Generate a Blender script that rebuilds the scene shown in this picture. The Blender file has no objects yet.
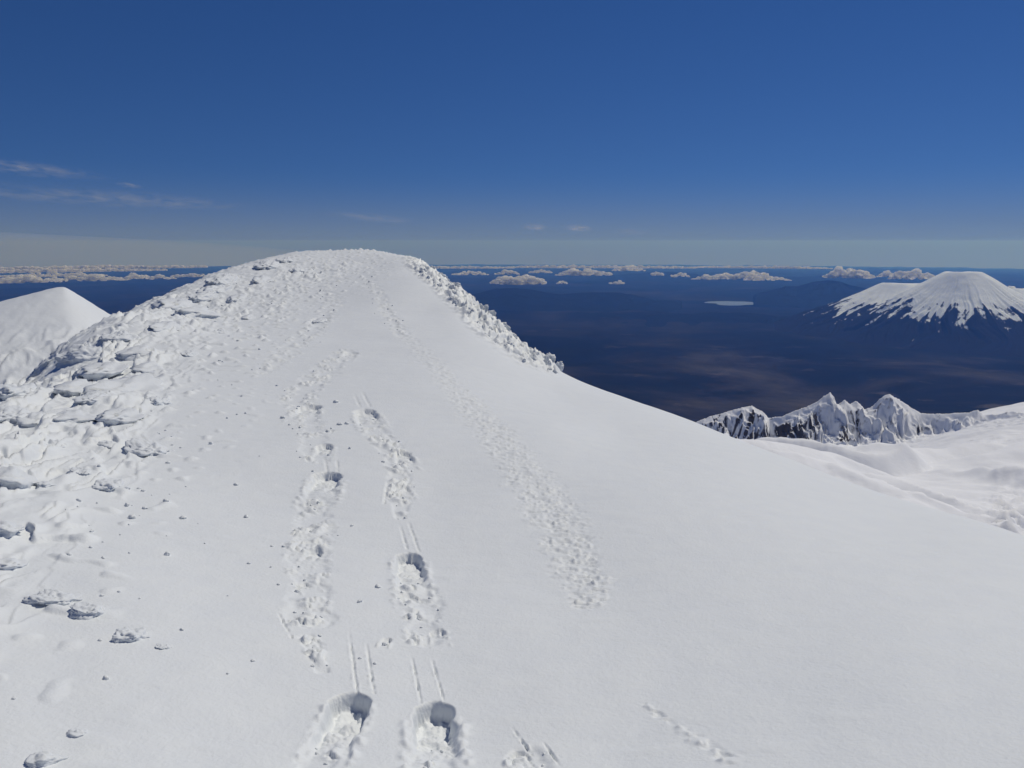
import bpy, math, random, functools
import numpy as np
from mathutils import Vector

rng = np.random.default_rng(7)
random.seed(7)
SC = bpy.context.scene
COL = SC.collection
R_EARTH = 6.6e6
PLAIN_Z = -2500.0

# ------------------------------------------------------------------ camera
F = 790.0
PITCH = math.radians(10.12)
CP, SP = math.cos(PITCH), math.sin(PITCH)
cam = bpy.data.cameras.new('camera')
cam.sensor_width = 36.0
cam.lens = F / 1024 * 36.0
cam.clip_start = 0.05
cam.clip_end = 600000.0
cam_ob = bpy.data.objects.new('camera', cam)
cam_ob.rotation_euler = (math.pi / 2 - PITCH, 0, 0)
COL.objects.link(cam_ob)
SC.camera = cam_ob


def ray(px, py):
    """direction of a photo point: azimuth (rad, right positive) and z / horizontal distance"""
    a = (np.asarray(px, float) - 512) / F
    b = (384 - np.asarray(py, float)) / F
    x = a
    y = CP + b * SP
    z = -SP + b * CP
    h = np.hypot(x, y)
    return np.arctan2(x, y), z / h


def project(x, y, z):
    d = y * CP - z * SP
    u = y * SP + z * CP
    d = np.maximum(d, 1e-6)
    return 512 + F * x / d, 384 - F * u / d


# ------------------------------------------------------------------ noise
def _hash(ix, iy, iz, seed):
    h = (ix.astype(np.int64) * 374761393 + iy.astype(np.int64) * 668265263 + iz.astype(np.int64) * 1274126177 + seed * 974634781) & 0xFFFFFFFF
    h = ((h ^ (h >> 13)) * 1274126177) & 0xFFFFFFFF
    h = ((h ^ (h >> 15)) * 2246822519) & 0xFFFFFFFF
    return (h ^ (h >> 16)) & 0xFFFFFFFF


def noise2(x, y, seed=0):
    x = np.asarray(x, float); y = np.asarray(y, float)
    ix = np.floor(x); iy = np.floor(y)
    fx = x - ix; fy = y - iy
    u = fx * fx * fx * (fx * (fx * 6 - 15) + 10)
    v = fy * fy * fy * (fy * (fy * 6 - 15) + 10)
    zz = np.zeros_like(ix)

    def g(dx, dy):
        h = _hash(ix + dx, iy + dy, zz, seed) * (2 * math.pi / 4294967296.0)
        return np.cos(h) * (fx - dx) + np.sin(h) * (fy - dy)
    a = g(0, 0); b = g(1, 0); c = g(0, 1); d = g(1, 1)
    return 1.5 * (a + (b - a) * u + (c - a) * v + (a - b - c + d) * u * v)


def fbm2(x, y, octv=4, seed=0, gain=0.5, lac=2.03):
    s = 0; a = 1.0
    for k in range(octv):
        s = s + a * noise2(x + 13.7 * k, y - 7.1 * k, seed + k)
        x = x * lac; y = y * lac; a *= gain
    return s


def ridged2(x, y, octv=4, seed=0, gain=0.5):
    s = 0; a = 1.0
    for k in range(octv):
        s = s + a * (1 - np.abs(noise2(x, y, seed + k)) * 1.6)
        x = x * 2.07 + 3.1; y = y * 2.07 - 1.7; a *= gain
    return s


def noise3(x, y, z, seed=0):
    ix = np.floor(x); iy = np.floor(y); iz = np.floor(z)
    fx = x - ix; fy = y - iy; fz = z - iz
    u = fx * fx * (3 - 2 * fx); v = fy * fy * (3 - 2 * fy); w = fz * fz * (3 - 2 * fz)

    def g(a, b, c):
        return _hash(ix + a, iy + b, iz + c, seed) / 2147483648.0 - 1.0
    r = 0
    for a in (0, 1):
        for b in (0, 1):
            for c in (0, 1):
                r = r + g(a, b, c) * (u if a else 1 - u) * (v if b else 1 - v) * (w if c else 1 - w)
    return r


def sstep(a, b, x):
    t = np.clip((x - a) / (b - a), 0, 1)
    return t * t * (3 - 2 * t)


# ------------------------------------------------------------------ mesh helpers
def link(name, me, mats, parent=None, smooth=True):
    o = bpy.data.objects.new(name, me)
    for m in (mats if isinstance(mats, (list, tuple)) else [mats]):
        me.materials.append(m)
    if smooth:
        me.polygons.foreach_set('use_smooth', np.ones(len(me.polygons), bool))
    COL.objects.link(o)
    if parent:
        o.parent = parent
    return o


def grid_mesh(name, X, Y, Z):
    n, m = X.shape
    co = np.stack([X, Y, Z], -1).reshape(-1, 3).astype(np.float32)
    i = np.arange(n * m).reshape(n, m)
    q = np.stack([i[:-1, :-1], i[:-1, 1:], i[1:, 1:], i[1:, :-1]], -1).reshape(-1, 4)
    me = bpy.data.meshes.new(name)
    me.vertices.add(len(co)); me.vertices.foreach_set('co', co.ravel())
    me.loops.add(q.size); me.loops.foreach_set('vertex_index', q.ravel().astype(np.int32))
    me.polygons.add(len(q))
    me.polygons.foreach_set('loop_start', np.arange(0, q.size, 4, dtype=np.int32))
    me.update(calc_edges=True)
    return me


def add_attr(me, name, vals):
    a = me.attributes.new(name, 'FLOAT', 'POINT')
    a.data.foreach_set('value', np.asarray(vals, np.float32).ravel())


def tag(o, label=None, cat=None, group=None, kind=None):
    if label: o['label'] = label
    if cat: o['category'] = cat
    if group: o['group'] = group
    if kind: o['kind'] = kind
    return o


class TPS:
    """smooth surface through control points"""
    def __init__(self, P, v, lam=1e-4):
        P = np.asarray(P, float); n = len(P)
        K = self.k(P, P) + lam * np.eye(n)
        A = np.zeros((n + 3, n + 3)); A[:n, :n] = K
        A[:n, n] = 1; A[:n, n + 1:] = P; A[n, :n] = 1; A[n + 1:, :n] = P.T
        self.P = P
        self.w = np.linalg.solve(A, np.concatenate([v, [0, 0, 0]]))

    @staticmethod
    def k(A, B):
        d2 = ((A[:, None, 0] - B[None, :, 0]) ** 2 + (A[:, None, 1] - B[None, :, 1]) ** 2) + 1e-12
        return 0.5 * d2 * np.log(d2)

    def __call__(self, u, v):
        sh = np.shape(u)
        Q = np.stack([np.ravel(u), np.ravel(v)], -1)
        out = np.empty(len(Q)); n = len(self.P)
        for i in range(0, len(Q), 20000):
            q = Q[i:i + 20000]
            out[i:i + 20000] = self.k(q, self.P) @ self.w[:n] + self.w[n] + q @ self.w[n + 1:]
        return out.reshape(sh)


# ------------------------------------------------------------------ materials
def new_mat(name):
    m = bpy.data.materials.new(name); m.use_nodes = True
    nt = m.node_tree
    for n in list(nt.nodes): nt.nodes.remove(n)
    return m, nt


def N(nt, t, **kw):
    n = nt.nodes.new(t)
    for k, v in kw.items():
        if k.startswith('i_'):
            n.inputs[k[2:].replace('_', ' ')].default_value = v
        else:
            setattr(n, k, v)
    return n


def snow_mat(name, col=(0.785, 0.82, 0.84), bump_scale=30.0, bump=0.02, bump2=(3.0, 0.05), tint=True):
    m, nt = new_mat(name)
    L = nt.links
    out = N(nt, 'ShaderNodeOutputMaterial')
    p = N(nt, 'ShaderNodeBsdfPrincipled')
    p.inputs['Roughness'].default_value = 0.55
    p.inputs['Specular IOR Level'].default_value = 0.35
    p.inputs['Sheen Weight'].default_value = 0
    geo = N(nt, 'ShaderNodeNewGeometry')
    n1 = N(nt, 'ShaderNodeTexNoise'); n1.inputs['Scale'].default_value = bump_scale
    n1.inputs['Detail'].default_value = 6; n1.inputs['Roughness'].default_value = 0.62
    n2 = N(nt, 'ShaderNodeTexNoise'); n2.inputs['Scale'].default_value = bump2[0]
    n2.inputs['Detail'].default_value = 5
    for n in (n1, n2): L.new(geo.outputs['Position'], n.inputs['Vector'])
    b1 = N(nt, 'ShaderNodeBump'); b1.inputs['Distance'].default_value = bump; b1.inputs['Strength'].default_value = 0.32
    b2 = N(nt, 'ShaderNodeBump'); b2.inputs['Distance'].default_value = bump2[1]; b2.inputs['Strength'].default_value = 0.25
    L.new(n1.outputs['Fac'], b1.inputs['Height']); L.new(n2.outputs['Fac'], b2.inputs['Height'])
    L.new(b2.outputs['Normal'], b1.inputs['Normal']); L.new(b1.outputs['Normal'], p.inputs['Normal'])
    r = N(nt, 'ShaderNodeValToRGB')
    r.color_ramp.elements[0].position = 0.3; r.color_ramp.elements[1].position = 0.7
    r.color_ramp.elements[0].color = (col[0] * .965, col[1] * .97, col[2] * .985, 1)
    r.color_ramp.elements[1].color = (*col, 1)
    L.new(n2.outputs['Fac'], r.inputs['Fac']); L.new(r.outputs['Color'], p.inputs['Base Color'])
    L.new(p.outputs['BSDF'], out.inputs['Surface'])
    return m


M_SNOW = snow_mat('wind_packed_snow')
M_RIME = snow_mat('rime_ice', (0.72, 0.757, 0.79), 22.0, 0.02, (7.0, 0.03))

# ------------------------------------------------------------------ near ridge: control points
# columns of the photo: px -> list of (py, horizontal distance); the last one is the skyline of the ridge
KU = 2.6
cols = {
    -260: [(768, 5.2), (620, 8), (520, 11.5), (465, 15.5)],
    -120: [(768, 4.9), (610, 7.6), (510, 11), (450, 15), (425, 18)],
    0:    [(768, 4.5), (690, 5.5), (600, 7.2), (500, 10.7), (440, 15), (396, 21)],
    60:   [(768, 4.4), (690, 5.4), (600, 7.1), (500, 10.7), (440, 14.6), (385, 22), (352, 29)],
    110:  [(768, 4.3), (690, 5.3), (600, 7), (500, 10.6), (430, 15), (370, 23), (323, 37)],
    200:  [(768, 4.2), (690, 5.2), (600, 7), (500, 10.6), (420, 15.6), (350, 25), (310, 36), (281, 50)],
    300:  [(768, 4.1), (690, 5.15), (600, 7), (500, 10.6), (420, 15.4), (350, 24.5), (300, 37), (270, 49), (253, 60)],
    380:  [(768, 4.0), (690, 5.1), (600, 7), (500, 10.5), (420, 15.2), (350, 24), (300, 35), (265, 49), (252, 61)],
    340:  [(300, 36), (266, 50), (251.5, 61)],
    430:  [(768, 4.0), (690, 5.1), (600, 7), (500, 10.5), (420, 15.2), (350, 24), (310, 33), (270, 49)],
    490:  [(768, 4.0), (690, 5.05), (600, 6.9), (500, 10.3), (420, 15.3), (350, 25), (317, 36)],
    555:  [(768, 3.95), (690, 5.0), (600, 6.9), (500, 10.3), (430, 14.8), (392, 20.5), (368.5, 26.5)],
    620:  [(768, 3.95), (690, 5.0), (600, 6.85), (500, 10.2), (438, 15.2), (395.5, 23.5)],
    700:  [(768, 3.9), (690, 5.0), (600, 6.8), (500, 10.4), (456, 14), (424, 20.5)],
    800:  [(768, 3.9), (690, 5.0), (600, 6.9), (525, 9.7), (485, 13), (463, 17)],
    900:  [(768, 3.95), (690, 5.0), (600, 7.1), (545, 9.5), (515, 12), (499, 15)],
    1024: [(768, 4.1), (690, 5.2), (620, 7), (578, 8.7), (549, 10.6), (536, 13)],
    1180: [(768, 4.4), (700, 5.6), (650, 7.2), (622, 9), (612, 11)],
}
P, V = [], []
for px, lst in cols.items():
    for py, r in lst:
        th, t = ray(px, py)
        P.append((th * KU, math.log(r))); V.append(float(t))
    th, ts = ray(px, lst[-1][0]); rs = lst[-1][1]
    if 190 <= px <= 460:
        ext = [(1.16, .004), (1.45, .05), (2.0, .17), (3.2, .33)]
    elif px > 460:
        ext = [(1.18, .012), (1.5, .075), (2.2, .20), (4.5, .36)]
    else:
        ext = [(1.18, .010), (1.5, .06), (2.2, .16), (4.5, .30)]
    for k, dt in ext:
        P.append((th * KU, math.log(rs * k))); V.append(float(ts) - dt)
    for r, z in ((0.7, -1.72), (1.3, -1.86), (2.3, -2.16)):
        P.append((th * KU, math.log(r))); V.append(z / r)
TERR = TPS(P, np.array(V), 3e-4)
TH_MAX = ray(1180, 500)[0]
TH_MIN = ray(-260, 500)[0]


def base_t(th, lr):
    return TERR(np.clip(th, TH_MIN - .1, TH_MAX + .1) * KU, lr)


def base_z(x, y):
    r = np.maximum(np.hypot(x, y), .5)
    return base_t(np.arctan2(x, y), np.log(r)) * r


@functools.lru_cache(maxsize=None)
def ground_pt(px, py):
    """where the line of sight of a photo point meets the bare ridge"""
    th, t = ray(px, py)
    lr = np.linspace(math.log(2.0), math.log(75), 1400)
    tt = base_t(np.full_like(lr, float(th)), lr)
    k = np.argmax(tt >= float(t))
    if tt[k] < float(t):
        k = int(np.argmax(tt))
    r = math.exp(lr[k])
    return np.array([r * math.sin(th), r * math.cos(th), float(tt[k]) * r])


# ---END-BASE
# ------------------------------------------------------------------ tracks in the snow
def seg_dist(x, y, A, B):
    """distance to a segment, position 0..1 along it, signed side"""
    d = B - A; L2 = max(float(d @ d), 1e-9)
    t = ((x - A[0]) * d[0] + (y - A[1]) * d[1]) / L2
    tc = np.clip(t, 0, 1)
    dx = x - (A[0] + tc * d[0]); dy = y - (A[1] + tc * d[1])
    L = math.sqrt(L2)
    side = ((x - A[0]) * d[1] - (y - A[1]) * d[0]) / L
    return np.hypot(dx, dy), t, side, L


def slant(P):
    return float(np.sqrt((P ** 2).sum()))


# boot holes: far wall, near end of the drag trough, width in photo px, depth m
HOLES = [((353, 697), (320, 770), 34, .20), ((435, 707), (436, 772), 40, .20), ((408, 556), (413, 598), 26, .16),
         ((327, 475), (318, 500), 28, .17), ((325, 447), (322, 460), 16, .13), ((311, 405), (302, 418), 22, .14),
         ((364, 410), (373, 428), 22, .14), ((402, 455), (407, 468), 18, .10), ((316, 552), (305, 566), 14, .09),
         ((437, 630), (440, 643), 14, .07), ((388, 640), (383, 648), 9, .05), ((330, 431), (327, 436), 8, .05),
         ((322, 318), (318, 325), 16, .10), ((400, 487), (404, 497), 16, .07), ((404, 597), (420, 606), 22, .06),
         ((352, 352), (344, 360), 14, .09), ((300, 584), (310, 592), 16, .06), ((520, 752), (522, 772), 22, .07)]
DRAGS = [((400, 527), (407, 551)), ((408, 523), (419, 553)), ((354, 393), (360, 407)), ((362, 391), (370, 407)),
         ((325, 458), (327, 473)), ((337, 461), (338, 473)), ((349, 632), (357, 694)), ((366, 642), (374, 694)),
         ((411, 653), (421, 704)), ((431, 657), (444, 702)), ((511, 727), (531, 753)), ((543, 742), (560, 766)),
         ((278, 615), (292, 640)), ((388, 480), (384, 505))]
CHURN = [[(345, 350, 26), (318, 376, 44), (296, 398, 42), (308, 418, 36), (312, 440, 34), (316, 462, 30)],
         [(316, 500, 34), (312, 530, 50), (308, 560, 52), (312, 590, 48), (308, 622, 54)],
         [(330, 722, 34), (312, 770, 46)], [(310, 640, 30), (322, 672, 16)], [(402, 498, 26), (400, 520, 14)], [(288, 352, 34), (262, 372, 20)],
         [(366, 418, 26), (380, 440, 34), (396, 456, 36), (400, 474, 30), (396, 500, 32)],
         [(411, 566, 30), (418, 590, 42), (424, 612, 46), (424, 640, 44)],
         [(436, 735, 40), (440, 775, 44)],
         [(332, 310, 16), (308, 334, 34), (290, 348, 30)],
         [(366, 276, 12), (376, 292, 18), (388, 312, 20), (402, 336, 18)], [(336, 306, 22), (322, 286, 26), (318, 270, 20)],
         [(526, 756, 46), (534, 780, 60)]]
CRUST = [[(372, 286, 12), (392, 318, 18), (410, 340, 22), (436, 368, 32), (462, 398, 44), (494, 432, 56), (524, 470, 62), (548, 504, 68), (570, 545, 72), (590, 588, 60), (588, 604, 40)],
         [(645, 705, 16), (690, 735, 30), (730, 760, 40)]]


def polyline_mask(x, y, pts):
    m = np.full_like(x, -9.)
    Q = [(ground_pt(a, b), w) for a, b, w in pts]
    for (A, wa), (B, wb) in zip(Q[:-1], Q[1:]):
        ra = .86 * wa * slant(A) / F / 2; rb = .86 * wb * slant(B) / F / 2
        d, t, _, _ = seg_dist(x, y, A[:2], B[:2])
        r = ra + (rb - ra) * np.clip(t, 0, 1)
        m = np.maximum(m, 1 - d / r)
    return m      # 1 on the centre line, 0 at the border


def track_disp(x, y):
    D = np.zeros_like(x)
    wob = 0.35 * noise2(x / .28, y / .28, 50) + .2 * noise2(x / .09, y / .09, 51)
    # churned lumps
    m = np.full_like(x, -9.)
    for pts in CHURN:
        m = np.maximum(m, polyline_mask(x, y, pts))
    m = sstep(-.05, .45, m + wob * .9)
    lump = np.abs(noise2(x / .17, y / .17, 52)) * 1.2 + .55 * np.abs(noise2(x / .07, y / .07, 53)) + .25 * noise2(x / .035, y / .035, 54)
    blk = sstep(.0, .25, noise2(x / .22 + 4, y / .16, 55))
    gap = sstep(-.35, .25, noise2(x / .45, y / .45, 56))
    D += m * (-.020 + (.036 * lump + .032 * blk * sstep(.25, .4, lump)) * gap)
    # broken wind crust: thin plates
    m2 = np.full_like(x, -9.)
    for pts in CRUST:
        m2 = np.maximum(m2, polyline_mask(x, y, pts) - (.45 if pts[0][0] > 600 else 0))
    m2 = sstep(-.15, .55, m2 + wob * 1.1)
    pl = noise2(x / .22, y / .11, 60) + .5 * noise2(x / .09, y / .05, 61)
    D += 1.95 * m2 * (-.005 + .008 * sstep(-.08, .12, pl) + .011 * np.maximum(noise2(x / .07, y / .05, 62) - .22, 0) * 2
               + .005 * fbm2(x / .35, y / .25, 3, 63))
    # two grooves dragged ahead of each hole
    for a, b in DRAGS:
        A = ground_pt(*a); B = ground_pt(*b)
        d, t, side, L = seg_dist(x, y, A[:2], B[:2])
        w = max(.006, .85 * slant(A) / F)
        d = d + wob * w * 1.3
        g = np.exp(-(d / w) ** 2) * sstep(-.05, .35, t)
        rim = np.exp(-((d - 2.3 * w) / w) ** 2) * sstep(0, .4, t) * (t < 1.1)
        D += (-.024 * g + .006 * rim * np.maximum(0, .3 + 2.4 * noise2(x / .04, y / .04, 70))) * np.clip(.75 + 1.3 * noise2(x / .05, y / .09, 73), 0, 1.3)
    # boot holes
    for a, b, wpx, dep in HOLES:
        A = ground_pt(*a); B = ground_pt(*b)
        w = wpx * slant(A) / F / 2
        d_ = (B - A)[:2]; L = max(float(np.hypot(*d_)), w * 1.3)
        e = d_ / np.hypot(*d_)
        s = (x - A[0]) * e[0] + (y - A[1]) * e[1]                 # towards the near end
        q = (x - A[0]) * e[1] - (y - A[1]) * e[0]
        s = s + wob * w * .45 - .75 * w * np.minimum((q / w) ** 2, 1.5) + .2 * w
        prof = sstep(-w * .20, w * .06, s) * (1 - sstep(w * .7, L, s) ** .8)
        acr = 1 - sstep(w * .76, w * 1.04, np.abs(q + wob * w * .75))
        cut = prof * acr
        D = D * (1 - .75 * np.clip(cut * 1.4, 0, 1)) - .72 * dep * cut
        D += np.clip(cut * 2, 0, 1) * (.020 * noise2(x / .11, y / .11, 72) + .014 * sstep(.05, .2, noise2(x / .13, y / .13, 75)) + .026 * np.abs(noise2(x / .045, y / .045, 74)))
        berm = np.exp(-((np.abs(q) - 1.22 * w) / (.22 * w)) ** 2) * sstep(-w * .2, w, s) * (1 - sstep(L * .8, L * 1.3, s))
        D += .022 * berm * np.maximum(.3 + 1.6 * noise2(x / .09, y / .09, 71), 0)
    return D


BX = [620, 560, 500, 450, 400, 350, 300, 270, 252, 0]


def left_mask(px, py):
    """where the wind has carved the snow of the left flank"""
    yb = [240, 255, 300, 350, 400, 450, 500, 560, 620, 700]
    xb = [345, 330, 240, 190, 165, 140, 95, 40, 10, -40]
    b = np.interp(py, yb, xb)
    return sstep(45, -75, px - b)


def rim_mask(px, py):
    """rime on the right edge of the summit dome, 0..1"""
    xe = np.array([400, 430, 460, 490, 520, 545, 560, 580.]); ye = np.array([256, 270, 288, 313, 336, 353, 366, 380.])
    e = np.interp(px, xe, ye)
    w = np.interp(px, [395, 425, 470, 520, 550, 561], [4, 14, 30, 26, 16, 6])
    return sstep(1.25, .55, (py - e) / w) * sstep(392, 425, px) * sstep(563, 552, px)


def disp(x, y, zb):
    px, py = project(x, y, zb)
    r = np.hypot(x, y)
    front = (y > .3)
    px = np.where(front, px, np.where(x < 0, -400., 1400.)); py = np.where(front, py, 900.)
    D = .045 * fbm2(x / 3.6, y / 3.6, 2, 1) * sstep(2, 9, r) * sstep(820, 420, px)
    D += .010 * np.maximum(noise2(x / .42, y / .16, 8) - .30, 0) * sstep(-.1, .35, noise2(x / 1.6, y / 1.1, 9)) * sstep(24, 12, r)
    D += .0022 * fbm2(x / .6, y / .30, 3, 3) + .0008 * noise2(x / .06, y / .04, 4) * sstep(14, 5, r)
    # ---- carved left flank: terraces with a steep face to the lower left
    ml = left_mask(px, py) * sstep(1.5, 6, r)
    f = np.array([-.975, -.22])
    u = x * f[0] + y * f[1]; v = -x * f[1] + y * f[0]
    far = sstep(12, 45, r)
    tot = np.zeros_like(x)
    for k, (wl, amp, sd) in enumerate(((1.9, .22, 11), (1.0, .24, 21), (.48, .14, 31), (.24, .05, 37))):
        q = u / wl + 1.25 * fbm2(u / (wl * 1.6), v / (wl * 5.5), 3, sd) + .05 * noise2(x / .14, y / .22, sd + 5)
        fr = q - np.floor(q)
        idh = _hash(np.floor(q), np.floor(v / (wl * 4) + noise2(u / wl / 3, v / wl / 5, sd + 6)), np.zeros_like(x), sd) / 4294967296.0
        prof = np.where(fr < .91, (np.clip(fr, 0, .91) / .91) ** 1.7, np.clip((1 - fr) / .09, 0, 1))
        patch = sstep(-.02, .40, noise2(u / (wl * 1.7), v / (wl * 3.6), sd + 9) + .10)
        tot = tot + amp * prof * patch * (1 if k >= 2 else .55 + .6 * noise2(u / wl / 2, v / wl / 4, sd + 3))
    tot = tot + .03 * fbm2(x / .35, y / .6, 4, 41) * sstep(-.2, .4, noise2(x / 2.1, y / 2.1, 42))
    sky_side = 1 - .55 * sstep(330, 262, py)
    D = D + ml * tot * (1 + .25 * far) * sky_side * (1 - .45 * sstep(22, 34, r))
    # pebbly crust between the flank and the tracks, and on the dome
    mp = left_mask(px - 95, py) * (1 - .5 * ml) * sstep(2, 6, r)
    D = D + mp * .05 * np.maximum(noise2(x / .30, y / .30, 44) - .40, 0) * 3 * (1 + 1.5 * far)
    md = sstep(345, 300, py) * left_mask(px - 70, py) * sstep(249, 275, py)
    D = D + md * (1 - .6 * ml) * (tot * .50 + .06 * np.maximum(ridged2(x / 1.4, y / 3.0, 4, 45) - 1.2, 0))
    # ---- rime along the right edge
    mr = rim_mask(px, py) * sstep(15, 22, r)
    D = D + mr * (.34 * np.maximum(ridged2(x / .95, y / .95, 4, 47, .6) - 1.05, -.1) + .16 * fbm2(x / .3, y / .3, 3, 48))
    # ---- people's tracks
    k = (px > 255) & (px < 780) & (py > 280) & (r < 60) & front
    if k.any():
        D[k] += track_disp(x[k], y[k])
    return D


def surf_z(x, y):
    x = np.atleast_1d(np.asarray(x, float)); y = np.atleast_1d(np.asarray(y, float))
    z = base_z(x, y)
    return z + disp(x, y, z)


def radial_rows():
    a = np.exp(np.arange(math.log(.7), math.log(3.6), .02))
    b = np.exp(np.arange(math.log(3.6), math.log(70), .0033))
    c = np.exp(np.arange(math.log(70), math.log(160), .012))
    return np.concatenate([a, b, c])


def build_near():
    dense = np.arange(math.radians(-36), math.radians(36), 1.35 / F)
    lo = np.linspace(-math.pi, math.radians(-36), 60)[:-1]
    hi = np.linspace(math.radians(36), math.pi, 60)
    th = np.concatenate([lo, dense, hi])
    rr = radial_rows()
    TH, RR = np.meshgrid(th, rr)
    X = RR * np.sin(TH); Y = RR * np.cos(TH)
    Z = base_z(X, Y)
    Z = Z + disp(X.ravel(), Y.ravel(), Z.ravel()).reshape(Z.shape)
    return link('snow_ground', grid_mesh('snow_ground', X[:, ::-1], Y[:, ::-1], Z[:, ::-1]), M_SNOW)


ground = tag(build_near(), 'wind-packed white snow ridge with boot tracks rising to a rounded summit dome', 'snow', kind='structure')

# ------------------------------------------------------------------ loose and frozen snow lumps on the ridge
import bmesh
_ico = {}


def ico(sub):
    if sub not in _ico:
        bm = bmesh.new(); bmesh.ops.create_icosphere(bm, subdivisions=sub, radius=1.0)
        co = np.array([v.co[:] for v in bm.verts]); fa = np.array([[v.index for v in f.verts] for f in bm.faces])
        bm.free(); _ico[sub] = (co, fa)
    return _ico[sub]


def tri_mesh(name, co, fa):
    me = bpy.data.meshes.new(name)
    me.vertices.add(len(co)); me.vertices.foreach_set('co', co.astype(np.float32).ravel())
    me.loops.add(fa.size); me.loops.foreach_set('vertex_index', fa.ravel().astype(np.int32))
    me.polygons.add(len(fa)); me.polygons.foreach_set('loop_start', np.arange(0, fa.size, 3, dtype=np.int32))
    me.update(calc_edges=True)
    return me


def carved_lump_mesh(seed, sub=5):
    """a wind-carved ice lump: a low tail towards +x, a steep ragged overhanging front towards -x"""
    co, fa = ico(sub)
    x, y, z = co.T.copy()
    g = np.random.default_rng(seed); o = g.uniform(0, 50, 3)
    tail = sstep(-.25, 1.05, x)
    bx = np.sign(y) * np.abs(y) ** .8
    p = np.stack([x * (1 + .30 * noise3(y * 2 + o[0], z * 2, x * 0, seed)), bx * (.66 - .34 * tail), np.sign(z) * np.abs(z) ** .75 * (.50 - .45 * tail)], -1)
    p[:, 0] -= .06 * np.maximum(z, 0) * (1 - tail)
    q = p + o
    big = noise3(q[:, 0] * 2.3, q[:, 1] * 2.6, q[:, 2] * 5.5, seed + 1)
    mid = np.abs(noise3(q[:, 0] * 5, q[:, 1] * 5, q[:, 2] * 11, seed + 2))
    fin = noise3(q[:, 0] * 12, q[:, 1] * 12, q[:, 2] * 18, seed + 3)
    am = (1 - .30 * tail)[:, None]
    nrm = co * np.array([1, 1, .9])
    p[:, 2] = np.where(p[:, 2] > 0, .40 * np.tanh(p[:, 2] / .30), p[:, 2])      # a wind-planed top
    p = p + nrm * am * (.20 * big + .15 * (mid - .3) + .05 * fin)[:, None]
    low = p[:, 2] < 0
    p[:, 0] = np.where(low, p[:, 0] + .5 * p[:, 2] * (1 - tail), p[:, 0])
    p[:, 2] = np.where(low, p[:, 2] * 1.6, p[:, 2])
    return tri_mesh('ice_lump', p, fa)


def crumb_mesh(name, seed, sub=3, tall=.9):
    """a small crumbly snow clod or a cauliflower knob of rime"""
    co, fa = ico(sub)
    g = np.random.default_rng(seed); o = g.uniform(0, 50, 3)
    q = co * g.uniform(.9, 1.3) + o
    b = 1 - np.abs(noise3(q[:, 0] * 1.7, q[:, 1] * 1.7, q[:, 2] * 1.7, seed))
    f = 1 - np.abs(noise3(q[:, 0] * 4.2, q[:, 1] * 4.2, q[:, 2] * 4.2, seed + 1))
    h = noise3(q[:, 0] * 9, q[:, 1] * 9, q[:, 2] * 9, seed + 2)
    p = co * (.30 + .50 * b + .34 * f + .10 * h)[:, None] * np.array([g.uniform(.8, 1.2), g.uniform(.8, 1.2), tall])
    return tri_mesh(name, p, fa)


def plant_lump(name, me, px, py, half, yaw, sink, tiltv=True, sc=(1, 1, 1)):
    P = ground_pt(px, py); e = .25
    z0 = float(surf_z(P[0], P[1])[0])
    o = bpy.data.objects.new(name, me); COL.objects.link(o)
    gx = (base_z(P[0] + e, P[1]) - base_z(P[0] - e, P[1])) / (2 * e); gy = (base_z(P[0], P[1] + e) - base_z(P[0], P[1] - e)) / (2 * e)
    n = Vector((-float(gx), -float(gy), 1)).normalized()
    q = Vector((0, 0, 1)).rotation_difference(n)
    from mathutils import Quaternion
    o.rotation_mode = 'QUATERNION'; o.rotation_quaternion = q @ Quaternion((0, 0, 1), yaw)
    o.scale = (half * sc[0], half * sc[1], half * sc[2])
    o.location = Vector((P[0], P[1], z0)) - n * (sink * half)
    return o


LUMPS = [  # px, py, width px, label (None: one of many alike)
    (58, 600, 50, 'largest jagged ice lump low on the left slope with a blue shadow'),
    (90, 614, 36, 'jagged ice lump just right of the largest one low on the left slope'),
    (133, 637, 38, 'low ragged ice lump with two humps beside the small single lump'),
    (165, 648, 17, 'small single ice lump right of the low two-humped one'),
    (79, 735, 20, 'small ridge of ice near the bottom left corner of the snow slope'),
    (46, 762, 34, 'ice lump cut by the bottom edge of the picture'),
    (8, 566, 34, None), (8, 540, 34, None), (17, 490, 46, None), (14, 456, 46, None),
    (83, 479, 24, 'ice lump above and left of the pair with long shadows on the left flank'),
    (112, 489, 36, 'ice lump with a long dark shadow, right half of a pair on the left flank'),
    (150, 449, 46, 'broad ice lump farthest right on the carved left flank, beside the pebbly snow'),
    (110, 445, 22, None), (74, 424, 46, None), (124, 421, 40, None), (130, 393, 66, 'widest wind-carved ice shelf on the left flank'),
    (80, 396, 40, None), (44, 371, 42, None), (82, 359, 54, None), (15, 398, 54, None), (18, 420, 44, None), (38, 423, 34, None),
    (199, 317, 40, None), (179, 307, 44, None), (167, 331, 30, None), (158, 447, 18, None), (182, 285, 20, None), (223, 284, 34, None),
    (218, 293, 30, None), (272, 267, 30, None), (223, 332, 14, None), (140, 356, 40, None), (105, 377, 44, None), (60, 340, 24, None),
    (150, 370, 30, None), (120, 340, 36, None), (190, 355, 18, None), (160, 405, 26, None), (100, 408, 34, None), (55, 450, 30, None), (48, 493, 16, None),
    (240, 300, 22, None), (262, 282, 24, None), (250, 318, 16, None), (286, 262, 22, None), (205, 300, 26, None), (300, 272, 18, None), (322, 321, 15, 'small grey-shadowed ice lump among the boot prints high on the dome')]
LV = [carved_lump_mesh(500 + i, 5 if i < 4 else 4) for i in range(9)]
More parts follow.
